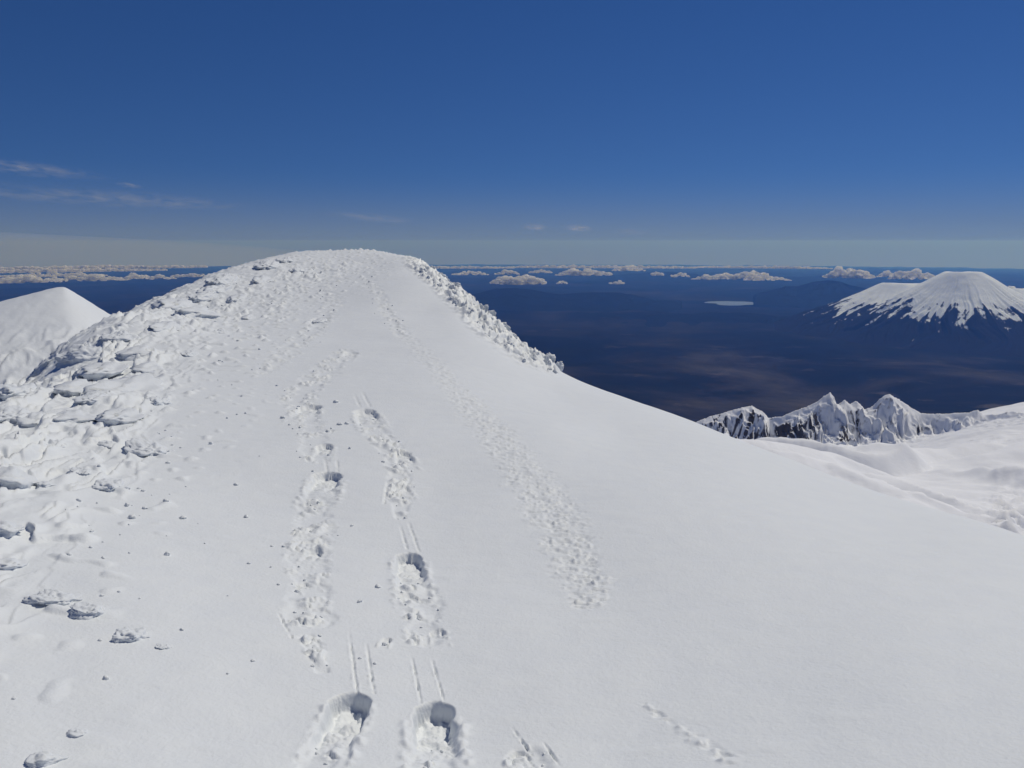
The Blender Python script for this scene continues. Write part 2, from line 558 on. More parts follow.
for m_ in LV:
    m_.materials.append(M_RIME); m_.polygons.foreach_set('use_smooth', np.ones(len(m_.polygons), bool))
for i, (px, py, w_, lb) in enumerate(LUMPS):
    A = ground_pt(px + w_ * .4, py - w_ * .22); B = ground_pt(px - w_ * .4, py + w_ * .22)
    d_ = (A - B)[:2]
    yaw = math.atan2(d_[1], d_[0]) - math.pi / 2 + random.gauss(0, .12)      # the long side follows the wind, the steep face looks left
    yaw = max(-.5, min(.5, yaw)) if py < 430 else random.uniform(.45, .8)
    half = w_ * slant(ground_pt(px, py)) / F * .46
    long_ = max(.75, min(1.9, np.hypot(*d_) / (w_ * slant(A) / F) * .8))
    o = plant_lump('ice_lump', LV[i % len(LV)], px, py, half, yaw, .06, sc=(.85, 1.35 * long_, random.uniform(.75, 1.1)))
    tag(o, lb or 'wind-carved white ice lump on the rough left flank of the ridge', 'ice lump', 'wind-carved ice lumps on the left flank')

CV = [crumb_mesh('snow_clod', 600 + i) for i in range(8)]
for m_ in CV: m_.materials.append(M_SNOW); m_.polygons.foreach_set('use_smooth', np.ones(len(m_.polygons), bool))
CLODS = [(183, 518, 8), (246, 517, 7), (167, 556, 8), (211, 444, 7), (236, 485, 6), (166, 503, 7), (127, 506, 8), (145, 508, 7), (132, 518, 9), (79, 505, 6), (92, 533, 6), (91, 549, 6),
         (69, 556, 6), (249, 565, 5), (47, 493, 7), (143, 491, 6), (168, 462, 6), (59, 467, 9), (297, 593, 7), (119, 593, 4), (102, 597, 5), (106, 680, 8), (14, 700, 6), (253, 663, 6),
         (228, 676, 4), (100, 641, 5), (182, 632, 5), (140, 600, 4), (336, 402, 7), (340, 425, 8), (350, 451, 5), (328, 432, 9), (283, 418, 7), (347, 424, 6), (378, 589, 9), (360, 605, 7),
         (385, 646, 9), (352, 528, 5), (271, 569, 4), (320, 638, 6), (272, 548, 4), (360, 660, 5), (375, 665, 6), (313, 473, 4), (300, 428, 4), (430, 600, 5), (205, 545, 4), (228, 598, 3)]
g = np.random.default_rng(11)
while len(CLODS) < 95:
    px = g.uniform(60, 330); py = g.uniform(300, 560)
    b = np.interp(py, [300, 350, 400, 450, 500, 560], [230, 190, 165, 140, 95, 40])
    if b - 30 < px < b + 150 and px < 300 and g.random() < np.interp(px - b, [-30, 40, 150], [.7, .9, .15]):
        CLODS.append((px, py, g.uniform(2.0, 5.2) * np.interp(py, [300, 560], [.75, 1.1])))
for pts in CHURN:
    for (ax, ay, aw), (bx, by, bw) in zip(pts[:-1], pts[1:]):
        for k in range(4):
            t_ = g.random(); w_ = (aw + (bw - aw) * t_)
            CLODS.append((ax + (bx - ax) * t_ + g.normal() * w_ * .33, ay + (by - ay) * t_ + g.normal() * 2, g.uniform(2.2, 5) * np.interp(ay, [300, 700], [.7, 1.3])))
CLODS = [c for c in CLODS if c[1] < 765]
for i, (px, py, w_) in enumerate(CLODS):
    half = w_ * slant(ground_pt(px, py)) / F * .37
    o = plant_lump('snow_clod', CV[i % len(CV)], px, py, half, g.uniform(0, 6.28), -.15, sc=(1, g.uniform(.7, 1.2), g.uniform(.7, 1.1)))
    tag(o, 'small crumbly snow clod lying on the smooth snow around the boot tracks', 'snow clod', 'small snow clods scattered on the ridge')

KV = [crumb_mesh('rime_knob', 700 + i, 4, 1.1) for i in range(8)]
for m_ in KV: m_.materials.append(M_RIME); m_.polygons.foreach_set('use_smooth', np.ones(len(m_.polygons), bool))
xe = [400, 430, 460, 490, 520, 545, 559]; ye = [256, 270, 288, 313, 336, 353, 366]
for i in range(210):
    t_ = (i + g.random()) / 210.
    px = 418 + t_ * 140
    edge = i % 2 == 0
    w_ = float(np.interp(px, [395, 425, 470, 520, 550, 561], [4, 12, 26, 22, 12, 4]))
    off = g.uniform(1.0, 4.5) if edge else 3 + w_ * g.random() ** 1.3
    py = float(np.interp(px, xe, ye)) + off
    wpx = g.uniform(3.5, 8.5) * (1.0 if edge else .8) * (1.35 if (edge and g.random() < .18) else 1) * np.interp(px, [418, 450, 540], [.55, .9, 1.1])
    half = wpx * slant(ground_pt(px, py)) / F * .5
    o = plant_lump('rime_knob', KV[i % len(KV)], px, py, half, g.uniform(0, 6.28), .22, sc=(1, g.uniform(.7, 1.2), g.uniform(.8, 1.3)))
    tag(o, 'knobbly white rime growth crusted on the right edge of the summit dome', 'rime', 'rime knobs along the right edge of the dome')
o = plant_lump('rime_knob', KV[3], 557.5, 366, 9 * slant(ground_pt(557.5, 366)) / F * .5, 1.0, -.35, sc=(.9, .9, 1.5))
tag(o, 'outermost upright rime knob where the rough edge meets the smooth snow slope', 'rime', 'rime knobs along the right edge of the dome')

# ------------------------------------------------------------------ far land
def drop(r):
    return r * r / (2 * R_EARTH)


def slope_attr(X, Y, Z):
    du = np.stack([np.gradient(A, axis=1) for A in (X, Y, Z)], -1)
    dv = np.stack([np.gradient(A, axis=0) for A in (X, Y, Z)], -1)
    n = np.cross(du, dv)
    n /= np.linalg.norm(n, axis=-1, keepdims=True) + 1e-12
    n *= np.sign(n[..., 2:3])
    return n


def rock_snow_mat(name, rock=(.045, .042, .045), scale=.02, snow=(.80, .82, .86)):
    """snow and bare rock mixed by the mesh attribute 'rock' (a property of the ground, made from its steepness)"""
    m, nt = new_mat(name); L = nt.links
    out = N(nt, 'ShaderNodeOutputMaterial'); p = N(nt, 'ShaderNodeBsdfPrincipled')
    p.inputs['Roughness'].default_value = .7; p.inputs['Specular IOR Level'].default_value = 0
    at = N(nt, 'ShaderNodeAttribute', attribute_name='rock')
    geo = N(nt, 'ShaderNodeNewGeometry')
    no = N(nt, 'ShaderNodeTexNoise'); no.inputs['Scale'].default_value = scale; no.inputs['Detail'].default_value = 7
    no.inputs['Roughness'].default_value = .65
    L.new(geo.outputs['Position'], no.inputs['Vector'])
    ad = N(nt, 'ShaderNodeMath', operation='ADD'); L.new(at.outputs['Fac'], ad.inputs[0])
    sc = N(nt, 'ShaderNodeMath', operation='MULTIPLY_ADD'); L.new(no.outputs['Fac'], sc.inputs[0]); sc.inputs[1].default_value = .9; sc.inputs[2].default_value = -.45
    L.new(sc.outputs[0], ad.inputs[1])
    mr = N(nt, 'ShaderNodeMapRange'); mr.inputs['From Min'].default_value = .42; mr.inputs['From Max'].default_value = .58
    L.new(ad.outputs[0], mr.inputs['Value'])
    rc = N(nt, 'ShaderNodeValToRGB'); rc.color_ramp.elements[0].color = (rock[0] * .6, rock[1] * .6, rock[2] * .6, 1)
    rc.color_ramp.elements[1].color = (rock[0] * 1.7, rock[1] * 1.6, rock[2] * 1.5, 1)
    L.new(no.outputs['Fac'], rc.inputs['Fac'])
    mx = N(nt, 'ShaderNodeMix', data_type='RGBA'); L.new(mr.outputs[0], mx.inputs['Factor'])
    mx.inputs['A'].default_value = (*snow, 1); L.new(rc.outputs['Color'], mx.inputs['B'])
    L.new(mx.outputs['Result'], p.inputs['Base Color'])
    bp = N(nt, 'ShaderNodeBump'); bp.inputs['Distance'].default_value = .12 / scale; bp.inputs['Strength'].default_value = .35
    L.new(no.outputs['Fac'], bp.inputs['Height']); L.new(bp.outputs['Normal'], p.inputs['Normal'])
    L.new(p.outputs['BSDF'], out.inputs['Surface'])
    return m


def polar(th0, th1, nth, r0, r1, nr):
    TH, RR = np.meshgrid(np.linspace(th0, th1, nth), np.exp(np.linspace(math.log(r0), math.log(r1), nr)))
    return TH, RR


def tz(px, py, r):
    th, t = ray(px, py)
    return float(th), float(t) * r


# ---- the rounded snow hill left of the ridge
def build_left_hill():
    TH, RR = polar(math.radians(-58), math.radians(-19), 420, 70, 420, 420)
    X = RR * np.sin(TH); Y = RR * np.cos(TH)
    r0 = 185.0
    th, zt = tz(62, 286.5, r0)
    cx, cy = r0 * math.sin(th), r0 * math.cos(th)
    ux, uy = math.cos(th), -math.sin(th)            # to the right, across the line of sight
    dx = (X - cx) * ux + (Y - cy) * uy
    dy = (X - cx) * math.sin(th) + (Y - cy) * math.cos(th)
    rt = np.where(dx > 0, .80, .29)
    wd = np.sqrt((dx * rt) ** 2 + .16)
    a = wd - .4 + .9 * sstep(16, 60, dx) * 0
    # rounded crown, straight flanks; long gentle slope towards the viewer
    b = np.where(dy < 0, .30 * (np.sqrt(dy ** 2 + 20) - 4.4), .75 * (np.sqrt(dy ** 2 + 40) - 6.3))
    Z = zt - np.sqrt(np.maximum(a, 0) ** 2 + b ** 2 + .55 * np.maximum(a, 0) * b)
    # rime roughness low on the flank
    low = sstep(-3, -14, Z - zt - 0)
    f = (-.97, -.25); u = X * f[0] + Y * f[1]; v = -X * f[1] + Y * f[0]
    for wl, am, sd in ((4.5, .85, 81), (2.2, .40, 91)):
        q = u / wl + 1.2 * fbm2(u / (wl * 1.6), v / (wl * 4), 3, sd); fr = q - np.floor(q)
        prof = np.where(fr < .88, (np.clip(fr, 0, .88) / .88) ** 2, (1 - fr) / .12)
        Z = Z + low * am * prof * sstep(-.2, .35, noise2(u / (wl * 1.8), v / (wl * 3.2), sd + 3))
    Z = Z + (.06 + .22 * low) * fbm2(X / 2.2, Y / 3.2, 4, 85)
    Z = Z + .25 * fbm2(X / 18, Y / 18, 3, 86)
    edge = np.exp(-((dx - 17) / 9.) ** 2) * np.exp(-(dy / 14.) ** 2)
    Z = Z + edge * .5 * np.maximum(ridged2(X / 3, Y / 3, 3, 87) - 1.1, 0)
    o = link('snow_hill', grid_mesh('snow_hill', X[:, ::-1], Y[:, ::-1], Z[:, ::-1]), M_SNOW_FAR)
    return tag(o, 'smooth rounded white snow hill beyond the left flank of the ridge', 'hill', kind='structure')


M_SNOW_FAR = snow_mat('far_snow', bump_scale=.8, bump=.25, bump2=(.12, .6))
build_left_hill()

# ---- snowfield and rocky ridge below on the right
CREST = [(640, 440, 1980), (690, 424, 1960), (703, 419, 1950), (722, 413, 1940), (741, 407.5, 1930), (752, 405.5, 1925), (762, 411, 1900), (768, 418, 1850),
         (782, 416, 1800), (796, 410.5, 1780), (808, 406, 1765), (818, 401, 1750), (824, 396, 1745), (830, 392, 1740), (834, 396.5, 1740), (837, 405, 1735),
         (841, 402, 1730), (845, 399.5, 1730), (850, 404, 1725), (856, 400.5, 1725), (861, 405, 1720), (866, 409.5, 1715), (872, 406, 1710), (880, 398.5, 1700),
         (885, 395.5, 1700), (890, 394, 1695), (896, 397.5, 1690), (903, 402, 1680), (912, 408, 1670), (922, 413.5, 1650), (930, 413.5, 1640), (945, 413.5, 1610),
         (960, 412.5, 1580), (972, 412, 1560), (978, 409.5, 1550), (984, 415.5, 1545), (998, 413.5, 1520), (1010, 411, 1500), (1024, 412.5, 1480), (1100, 409, 1400), (1300, 420, 1300)]


def build_ridge():
    th1 = np.linspace(math.radians(4), math.radians(46), 900)
    r1 = np.concatenate([np.exp(np.arange(math.log(90), math.log(1250), .0075)), np.arange(1252, 2010, 2.2), np.arange(2015, 2700, 14)])
    TH, RR = np.meshgrid(th1, r1)
    X = RR * np.sin(TH); Y = RR * np.cos(TH)
    # valley floor
    pts = []
    for px, lst in {640: [(470, 500), (455, 1000), (450, 1500), (446, 1900)], 760: [(475, 480), (458, 900), (452, 1420), (443, 1750)],
                    830: [(500, 430), (474, 760), (456, 1150), (453, 1420)], 900: [(530, 400), (495, 640), (468, 980), (454, 1400), (452, 1440)],
                    960: [(560, 380), (514, 580), (478, 820), (450, 1180), (430, 1470)],
                    1024: [(600, 350), (540, 500), (490, 760), (452, 1040), (425, 1360)], 1180: [(640, 350), (560, 500), (490, 800), (430, 1250)]}.items():
        for py, r in lst:
            th, t = ray(px, py); pts.append((float(th) * KU, math.log(r), float(t)))
        th, t = ray(px, lst[0][0]); pts.append((float(th) * KU, math.log(90), -.62))
    pts = np.array(pts)
    val = TPS(pts[:, :2], pts[:, 2], 2e-3)
    Zv = val(np.clip(TH, 0, .78) * KU, np.log(np.minimum(RR, 1800))) * np.minimum(RR, 1800) - .45 * np.maximum(RR - 1800, 0)
    Zv = Zv + 5 * fbm2(X / 160, Y / 160, 3, 101) + 1.0 * fbm2(X / 30, Y / 45, 3, 102)
    # long wind lips and hollows in the snowfield
    u = X * .35 - Y * .94; v = X * .94 + Y * .35
    q = u / 210. + .55 * fbm2(X / 260, Y / 260, 2, 103); fr = q - np.floor(q)
    calm = 1 - .85 * sstep(1050, 1400, RR)
    Zv = Zv + 30 * calm * np.where(fr < .78, fr / .78, (1 - fr) / .22) * sstep(-.15, .5, noise2(u / 240, v / 380, 104))
    q2 = (X * .9 + Y * .44) / 120. + .7 * fbm2(X / 150, Y / 150, 3, 117); fr2 = q2 - np.floor(q2)
    Zv = Zv + 15 * calm * np.where(fr2 < .8, fr2 / .8, (1 - fr2) / .2) * sstep(0, .5, noise2(X / 170, Y / 260, 118)) + 3.5 * fbm2(X / 34, Y / 34, 4, 119) * sstep(-.1, .5, noise2(X / 120, Y / 190, 120))
    vx, vy = project(X, Y, Zv)
    ser = sstep(480, 520, vy) * sstep(965, 1005, vx) * sstep(620, 560, vy)
    Zv = Zv + ser * (9 * np.maximum(ridged2(X / 36, Y / 36, 4, 105) - 1.0, 0))
    # crest
    A = [ray(px, py) for px, py, r in CREST]
    ths = [float(a[0]) for a in A]; rs = [c[2] for c in CREST]; zs = [float(a[1]) * r for a, r in zip(A, rs)]
    fine = np.linspace(ths[0] - .3, ths[-1] + .3, 6000)
    zf = np.interp(fine, ths, zs); zf = zf + 1.8 * noise2(fine * 420, fine * 0, 112) + 1.2 * noise2(fine * 900, fine * 0, 113)
    k = np.exp(-.5 * (np.arange(-150, 151) / 60.) ** 2); k /= k.sum()
    zb = np.convolve(np.pad(zf, 150, mode='edge'), k, 'valid') - 4
    pk = zf - zb                                      # single peaks above the broad crest
    rc = np.interp(TH, ths, rs) + 10 * noise2(TH * 50, TH * 0, 106)
    d = rc - RR                                       # > 0 in front of the crest
    dp = np.maximum(d, 0)
    skew = TH - (.30 * dp + 10 * noise2(TH * 90, d / 60., 114)) / 1720.
    zbt = np.interp(TH, fine, zb)
    peak = np.interp(skew, fine, pk)
    k3 = np.exp(-.5 * (np.arange(-60, 61) / 22.) ** 2); k3 /= k3.sum()
    peak_s = np.interp(skew, fine, np.convolve(np.pad(pk, 60, mode='edge'), k3, 'valid'))
    b1 = np.exp(-dp / 14.)
    w = skew * 1720
    rib = ridged2(w / 46., d / 150. + 3, 4, 107, .55) - 1.15
    fine_n = fbm2(w / 15., d / 34., 4, 108)
    front = zbt - .52 * dp + (peak * b1 + peak_s * (1 - b1) * 1.5) * np.exp(-dp / 180.) + 28 * rib * sstep(4, 60, d) * sstep(430, 180, d) + 5.5 * fine_n * sstep(2, 26, d) + 2.0 * ridged2(w / 9., d / 22., 3, 116) * sstep(6, 30, d)
    back = zbt + np.interp(TH, fine, pk) - .8 * np.maximum(-d, 0) + 6 * fine_n * sstep(0, 40, -d)
    Zr = np.where(d > 0, front, back)
    kk = 7.0
    Z = np.maximum(Zr, Zv) + kk * np.exp(-np.abs(Zr - Zv) / kk) * .4 * (d > 30)
    n = slope_attr(X, Y, Z)
    isr = sstep(-2, 10, Zr - Zv)
    # bare rock on steep faces that look to the left, streaks on the low spur, and a few named patches
    rock = isr * (.48 * sstep(.12, .62, -n[..., 0]) * sstep(.86, .66, n[..., 2]) + .16 * fine_n) - .13
    spur = sstep(float(ray(776, 420)[0]), float(ray(748, 420)[0]), TH)
    st = noise2((RR * .55 - TH * 1700) / 13., (RR + 1.2 * TH * 1700) / 60., 109)
    rock = rock + spur * isr * (.16 + .60 * st)
    ppx, ppy = project(X, Y, Z)
    for (cx, cy, sx, sy, s_) in ((793, 431, 15, 9, .55), (775, 437, 16, 6, .50), (814, 422, 8, 9, .34), (850, 434, 8, 7, .50), (856, 424, 5, 9, .40),
                                 (918, 434, 5, 7, .58), (842, 438, 6, 4, .45), (872, 428, 6, 8, .25), (800, 440, 10, 5, .35)):
        rock = rock + isr * s_ * np.exp(-((ppx - cx) / sx) ** 2 - ((ppy - cy) / sy) ** 2) * (.78 + 1.0 * noise2(w / 18., d / 26., 110))
    for (cx, cy, sx, sy, s_) in ((960, 444, 30, 3.0, .40), (990, 432, 26, 2.5, .45), (870, 453, 10, 3, .36), (895, 455, 4, 5, .34), (825, 455, 12, 3, .36), (1012, 428, 12, 2, .40), (1018, 520, 8, 6, .5)):
        rock = rock + s_ * np.exp(-((ppx - cx) / sx) ** 2 - ((ppy - cy + .28 * (ppx - cx)) / sy) ** 2) * (.55 + 1.2 * noise2(X / 16., Y / 30., 115))
    me = grid_mesh('rocky_ridge', X[:, ::-1], Y[:, ::-1], Z[:, ::-1])
    add_attr(me, 'rock', rock[:, ::-1])
    return tag(link('rocky_ridge', me, rock_snow_mat('snowy_rock', (.075, .072, .08), .035)), 'jagged snow-covered rocky ridge above a white snowfield on the right', 'mountain ridge', kind='structure')


build_ridge()


# ---- plain to the horizon
def plain_h(X, Y):
    r = np.hypot(X, Y)
    far = sstep(14000, 34000, r)
    h = 50 * fbm2(X / 4200, Y / 4200, 5, 121) + far * 210 * np.maximum(ridged2(X / 15000, Y / 15000, 4, 122) - 1.15, 0)
    h = h + sstep(45000, 80000, r) * 260 * np.maximum(ridged2(X / 42000, Y / 30000, 4, 123) - 1.05, 0)
    return h


LAKE = (731, 303.2)


def build_plain():
    dense = np.linspace(math.radians(-40), math.radians(44), 620)
    th = np.concatenate([np.linspace(-math.pi, math.radians(-40), 40)[:-1], dense, np.linspace(math.radians(44), math.pi, 40)[1:]])
    rr = np.exp(np.linspace(math.log(400), math.log(186000), 620))
    TH, RR = np.meshgrid(th, rr)
    X = RR * np.sin(TH); Y = RR * np.cos(TH)
    Z = PLAIN_Z + plain_h(X, Y) - drop(RR)
    # a flat basin for the lake
    lx, ly, lr = lake_pos()
    k = np.exp(-(((X - lx) / 5200) ** 2 + ((Y - ly) / 6500) ** 2) ** 2)
    Z = Z * (1 - k) + (PLAIN_Z - 60 - drop(RR)) * k
    m, nt = new_mat('forest_and_heath'); L = nt.links
    out = N(nt, 'ShaderNodeOutputMaterial'); p = N(nt, 'ShaderNodeBsdfPrincipled')
    p.inputs['Roughness'].default_value = .9; p.inputs['Specular IOR Level'].default_value = 0
    geo = N(nt, 'ShaderNodeNewGeometry')
    n1 = N(nt, 'ShaderNodeTexNoise'); n1.inputs['Scale'].default_value = .00026; n1.inputs['Detail'].default_value = 8; n1.inputs['Roughness'].default_value = .62
    n2 = N(nt, 'ShaderNodeTexNoise'); n2.inputs['Scale'].default_value = .0011; n2.inputs['Detail'].default_value = 5
    n1.inputs['Distortion'].default_value = .6
    for n in (n1, n2): L.new(geo.outputs['Position'], n.inputs['Vector'])
    r1 = N(nt, 'ShaderNodeValToRGB'); e = r1.color_ramp.elements
    e[0].position = .37; e[0].color = (.007, .009, .008, 1)
    e[1].position = .66; e[1].color = (.080, .069, .054, 1)
    x = e.new(.46); x.color = (.014, .015, .012, 1)
    x = e.new(.52); x.color = (.030, .026, .021, 1)
    x = e.new(.57); x.color = (.046, .041, .033, 1)
    L.new(n1.outputs['Fac'], r1.inputs['Fac'])
    r2 = N(nt, 'ShaderNodeValToRGB'); e = r2.color_ramp.elements
    e[0].position = .62; e[0].color = (0, 0, 0, 1); e[1].position = .70; e[1].color = (1, 1, 1, 1)
    L.new(n2.outputs['Fac'], r2.inputs['Fac'])
    mx = N(nt, 'ShaderNodeMix', data_type='RGBA'); L.new(r2.outputs['Color'], mx.inputs['Factor'])
    L.new(r1.outputs['Color'], mx.inputs['A']); mx.inputs['B'].default_value = (.085, .075, .064, 1)
    # heath and old lava round the foot of the mountain, dark forest farther out
    le = N(nt, 'ShaderNodeVectorMath', operation='LENGTH'); L.new(geo.outputs['Position'], le.inputs[0])
    zn = N(nt, 'ShaderNodeMapRange'); zn.inputs['From Min'].default_value = 13500; zn.inputs['From Max'].default_value = 21000
    zn.inputs['To Min'].default_value = 1.0; zn.inputs['To Max'].default_value = .34
    ds = N(nt, 'ShaderNodeMath', operation='MULTIPLY_ADD'); L.new(n1.outputs['Fac'], ds.inputs[0]); ds.inputs[1].default_value = -9000; L.new(le.outputs['Value'], ds.inputs[2])
    d2 = N(nt, 'ShaderNodeMath', operation='ADD'); L.new(ds.outputs[0], d2.inputs[0]); d2.inputs[1].default_value = 4500
    L.new(d2.outputs[0], zn.inputs['Value'])
    m4 = N(nt, 'ShaderNodeMix', data_type='RGBA'); L.new(zn.outputs[0], m4.inputs['Factor']); m4.inputs['A'].default_value = (.007, .008, .008, 1)
    L.new(mx.outputs['Result'], m4.inputs['B'])
    L.new(m4.outputs['Result'], p.inputs['Base Color'])
    L.new(p.outputs['BSDF'], out.inputs['Surface'])
    return tag(link('plain', grid_mesh('plain', X[:, ::-1], Y[:, ::-1], Z[:, ::-1]), m), 'dark forested lowland plain stretching to the horizon', 'plain', kind='structure')


def lake_pos():
    th, t = ray(*LAKE)
    r = 2600 / -float(t)
    for _ in range(5): r = (2500 + 60 - 8 + drop(r)) / -float(t)
    return r * math.sin(th), r * math.cos(th), r


build_plain()


def build_lake():
    lx, ly, lr = lake_pos()
    n = 96; ring = []
    for i in range(n):
        a = 2 * math.pi * i / n
        q = 1 + .30 * float(noise2(np.array([math.cos(a) * 1.6 + 5]), np.array([math.sin(a) * 1.6]), 131)[0]) + .12 * math.sin(3 * a)
        x = 980 * q * math.cos(a); y = 1500 * q * math.sin(a) * (1 + .2 * math.cos(a))
        th = math.atan2(lx, ly)
        X = lx + x * math.cos(th) + y * math.sin(th); Y = ly - x * math.sin(th) + y * math.cos(th)
        ring.append((X, Y, PLAIN_Z - 60 + 6 - drop(math.hypot(X, Y)) + 6))
    me = bpy.data.meshes.new('lake')
    c = (lx, ly, sum(v[2] for v in ring) / n)
    me.from_pydata(ring + [c], [], [(i, (i + 1) % n, n) for i in range(n)])
    m, nt = new_mat('lake_ice')
    out = N(nt, 'ShaderNodeOutputMaterial'); p = N(nt, 'ShaderNodeBsdfPrincipled')
    p.inputs['Base Color'].default_value = (.42, .47, .52, 1); p.inputs['Roughness'].default_value = .35
    no = N(nt, 'ShaderNodeTexNoise'); no.inputs['Scale'].default_value = .002
    r = N(nt, 'ShaderNodeValToRGB'); r.color_ramp.elements[0].color = (.10, .14, .19, 1); r.color_ramp.elements[1].color = (.26, .30, .34, 1)
    geo = N(nt, 'ShaderNodeNewGeometry'); nt.links.new(geo.outputs['Position'], no.inputs['Vector'])
    nt.links.new(no.outputs['Fac'], r.inputs['Fac']); nt.links.new(r.outputs['Color'], p.inputs['Base Color'])
    nt.links.new(p.outputs['BSDF'], out.inputs['Surface'])
    return tag(link('lake', me, m), 'pale narrow lake far out on the dark blue plain', 'lake', kind='structure')


build_lake()


# ---- the white volcano with its older shoulder
def build_volcano():
    TH, RR = polar(math.radians(16), math.radians(48), 760, 17500, 36000, 420)
    X = RR * np.sin(TH); Y = RR * np.cos(TH)
    base = PLAIN_Z - drop(RR)

    def cone(px, py, r, rad, ex, flat, sd, gul):
        th, zt = tz(px, py, r)
        cx, cy = r * math.sin(th), r * math.cos(th)
        dx, dy = X - cx, Y - cy
        d = np.hypot(dx, dy); a = np.arctan2(dx, dy)
        H = zt - (PLAIN_Z - drop(r))
        dd = np.sqrt(np.maximum(d - flat * .9, 0) ** 2 + (flat * .12) ** 2) - flat * .12
        rr = rad * (1 + .08 * noise2(np.cos(a) * 2, np.sin(a) * 2, sd))
        h = H * np.maximum(1 - dd / rr, 0) ** ex
        aw = a + .10 * noise2(dx / 900, dy / 900, sd + 3)
        rib = ridged2(np.cos(aw) * 7, np.sin(aw) * 7 + d / 9000., 4, sd + 1, .6) - 1.2
        gu = gul * sstep(flat, 2600, d) * np.minimum(h / 500, 1)
        return h + gu * rib + .25 * gu * fbm2(X / 260, Y / 260, 4, sd + 2), d, rib, a
    h1, d1, rib1, a1 = cone(963, 269.3, 25000, 3550, 1.28, 450, 141, 85)
    # crater rim, a little lower in the middle and to the right
    h1 = h1 - 45 * np.exp(-(d1 / 330) ** 2) + 18 * noise2(X / 300, Y / 300, 149) * np.exp(-(d1 / 900) ** 2)
    h2, d2, rib2, a2 = cone(904, 281.8, 26300, 3500, 1.25, 600, 151, 70)
    h3, d3, rib3, a3 = cone(1022, 287, 29500, 4200, 1.5, 200, 161, 110)
    h = np.maximum(np.maximum(h1, h2), h3)
    rib = np.where(h1 >= h2, rib1, rib2)
    h = h + 30 * fbm2(X / 1500, Y / 1500, 4, 155) * sstep(50, 400, h)
    Z = base - 60 + h
    # snow line: white above, dark lava and scrub below, tongues of snow in the gullies
    line = np.where(h1 >= h2, 860, 640) + 300 * (rib) + 260 * fbm2(X / 520, Y / 520, 5, 156, .6) + np.where(h1 >= h2, 0, 130)
    rock = .5 + (line - h) / 620.
    n = slope_attr(X, Y, Z)
    streak = sstep(.20, .50, fbm2(np.cos(a1) * 21, np.sin(a1) * 15 + d1 / 3500., 3, 158)) * sstep(1100, 2400, d1) * .45
    rock = np.minimum(rock, 1.2) + streak * sstep(1600, 600, h) - .12
    # drop the unneeded outer skirt below the plain
    Z = np.where(h < 8, base - 200, Z)
    me = grid_mesh('volcano', X[:, ::-1], Y[:, ::-1], Z[:, ::-1]); add_attr(me, 'rock', rock[:, ::-1])
    return tag(link('volcano', me, rock_snow_mat('volcano_snow', (.015, .014, .013), .0032, (.76, .82, .91))), 'white snow-capped volcano cone with dark gullies rising from the plain', 'volcano', kind='structure')


build_volcano()


# ---- dark forested mountains before the horizon
def build_mountain(name, label, prof, r, depth, seed):
    px0, px1 = prof[0][0], prof[-1][0]
    t0, t1 = float(ray(px0, 290)[0]), float(ray(px1, 290)[0])
    TH, RR = np.meshgrid(np.linspace(t0, t1, 220), np.linspace(r - depth, r + depth, 90))
    X = RR * np.sin(TH); Y = RR * np.cos(TH)
    ths = [float(ray(a, 290)[0]) for a, b in prof]
    hs = [float(ray(a, b)[1]) * r - (PLAIN_Z - drop(r)) for a, b in prof]
    H = np.maximum(np.interp(TH, ths, hs), 0)
    s = np.abs(RR - r - 900 * noise2(TH * 30, TH * 0, seed)) / depth
    h = H * np.maximum(1 - s, 0) ** 1.1 * (1 + .22 * fbm2(X / 2200, Y / 2200, 4, seed + 1) * sstep(.02, .3, s))
    h = h + 25 * fbm2(X / 900, Y / 900, 3, seed + 2) * sstep(0, 200, h)
    Z = np.where(h < 6, PLAIN_Z - drop(RR) - 400, PLAIN_Z - drop(RR) + h - 40)
    m = rock_snow_mat('forest_slope_' + str(seed), (.009, .011, .010), .0012)
    me = grid_mesh(name, X[:, ::-1], Y[:, ::-1], Z[:, ::-1]); add_attr(me, 'rock', np.full(X.shape, 1.2))
    return tag(link(name, me, m), label, 'mountain', kind='structure')


build_mountain('mountain', 'dark blue mountain left of the white volcano with a broad double top',
               [(748, 306), (756, 294), (770, 289.5), (785, 285), (797, 285.5), (812, 280.5), (826, 279), (840, 280.5), (850, 284), (868, 288), (885, 291), (905, 299)], 40000, 5200, 171)
build_mountain('mountain', 'faint dark blue ridge beyond the right rime edge of the summit dome',
               [(420, 306), (450, 297), (475, 292), (498, 288), (515, 287), (535, 289.5), (560, 293), (590, 291.5), (615, 291), (635, 295), (660, 300), (690, 306)], 34500, 4200, 191)
build_mountain('mountain', 'long low blue hill line between the pale lake and the brown lowland',
               [(560, 322), (590, 317), (625, 315), (660, 312.5), (700, 313), (735, 311.5), (770, 313), (800, 317), (820, 322)], 27500, 2600, 197)
build_mountain('mountain', 'low hazy blue hills on the horizon left of the dark mountain',
               [(430, 290), (480, 282), (520, 279), (560, 281), (600, 276), (640, 272.5), (668, 271), (690, 273), (720, 276), (750, 274), (780, 277), (820, 275), (860, 280)], 66000, 9000, 181)


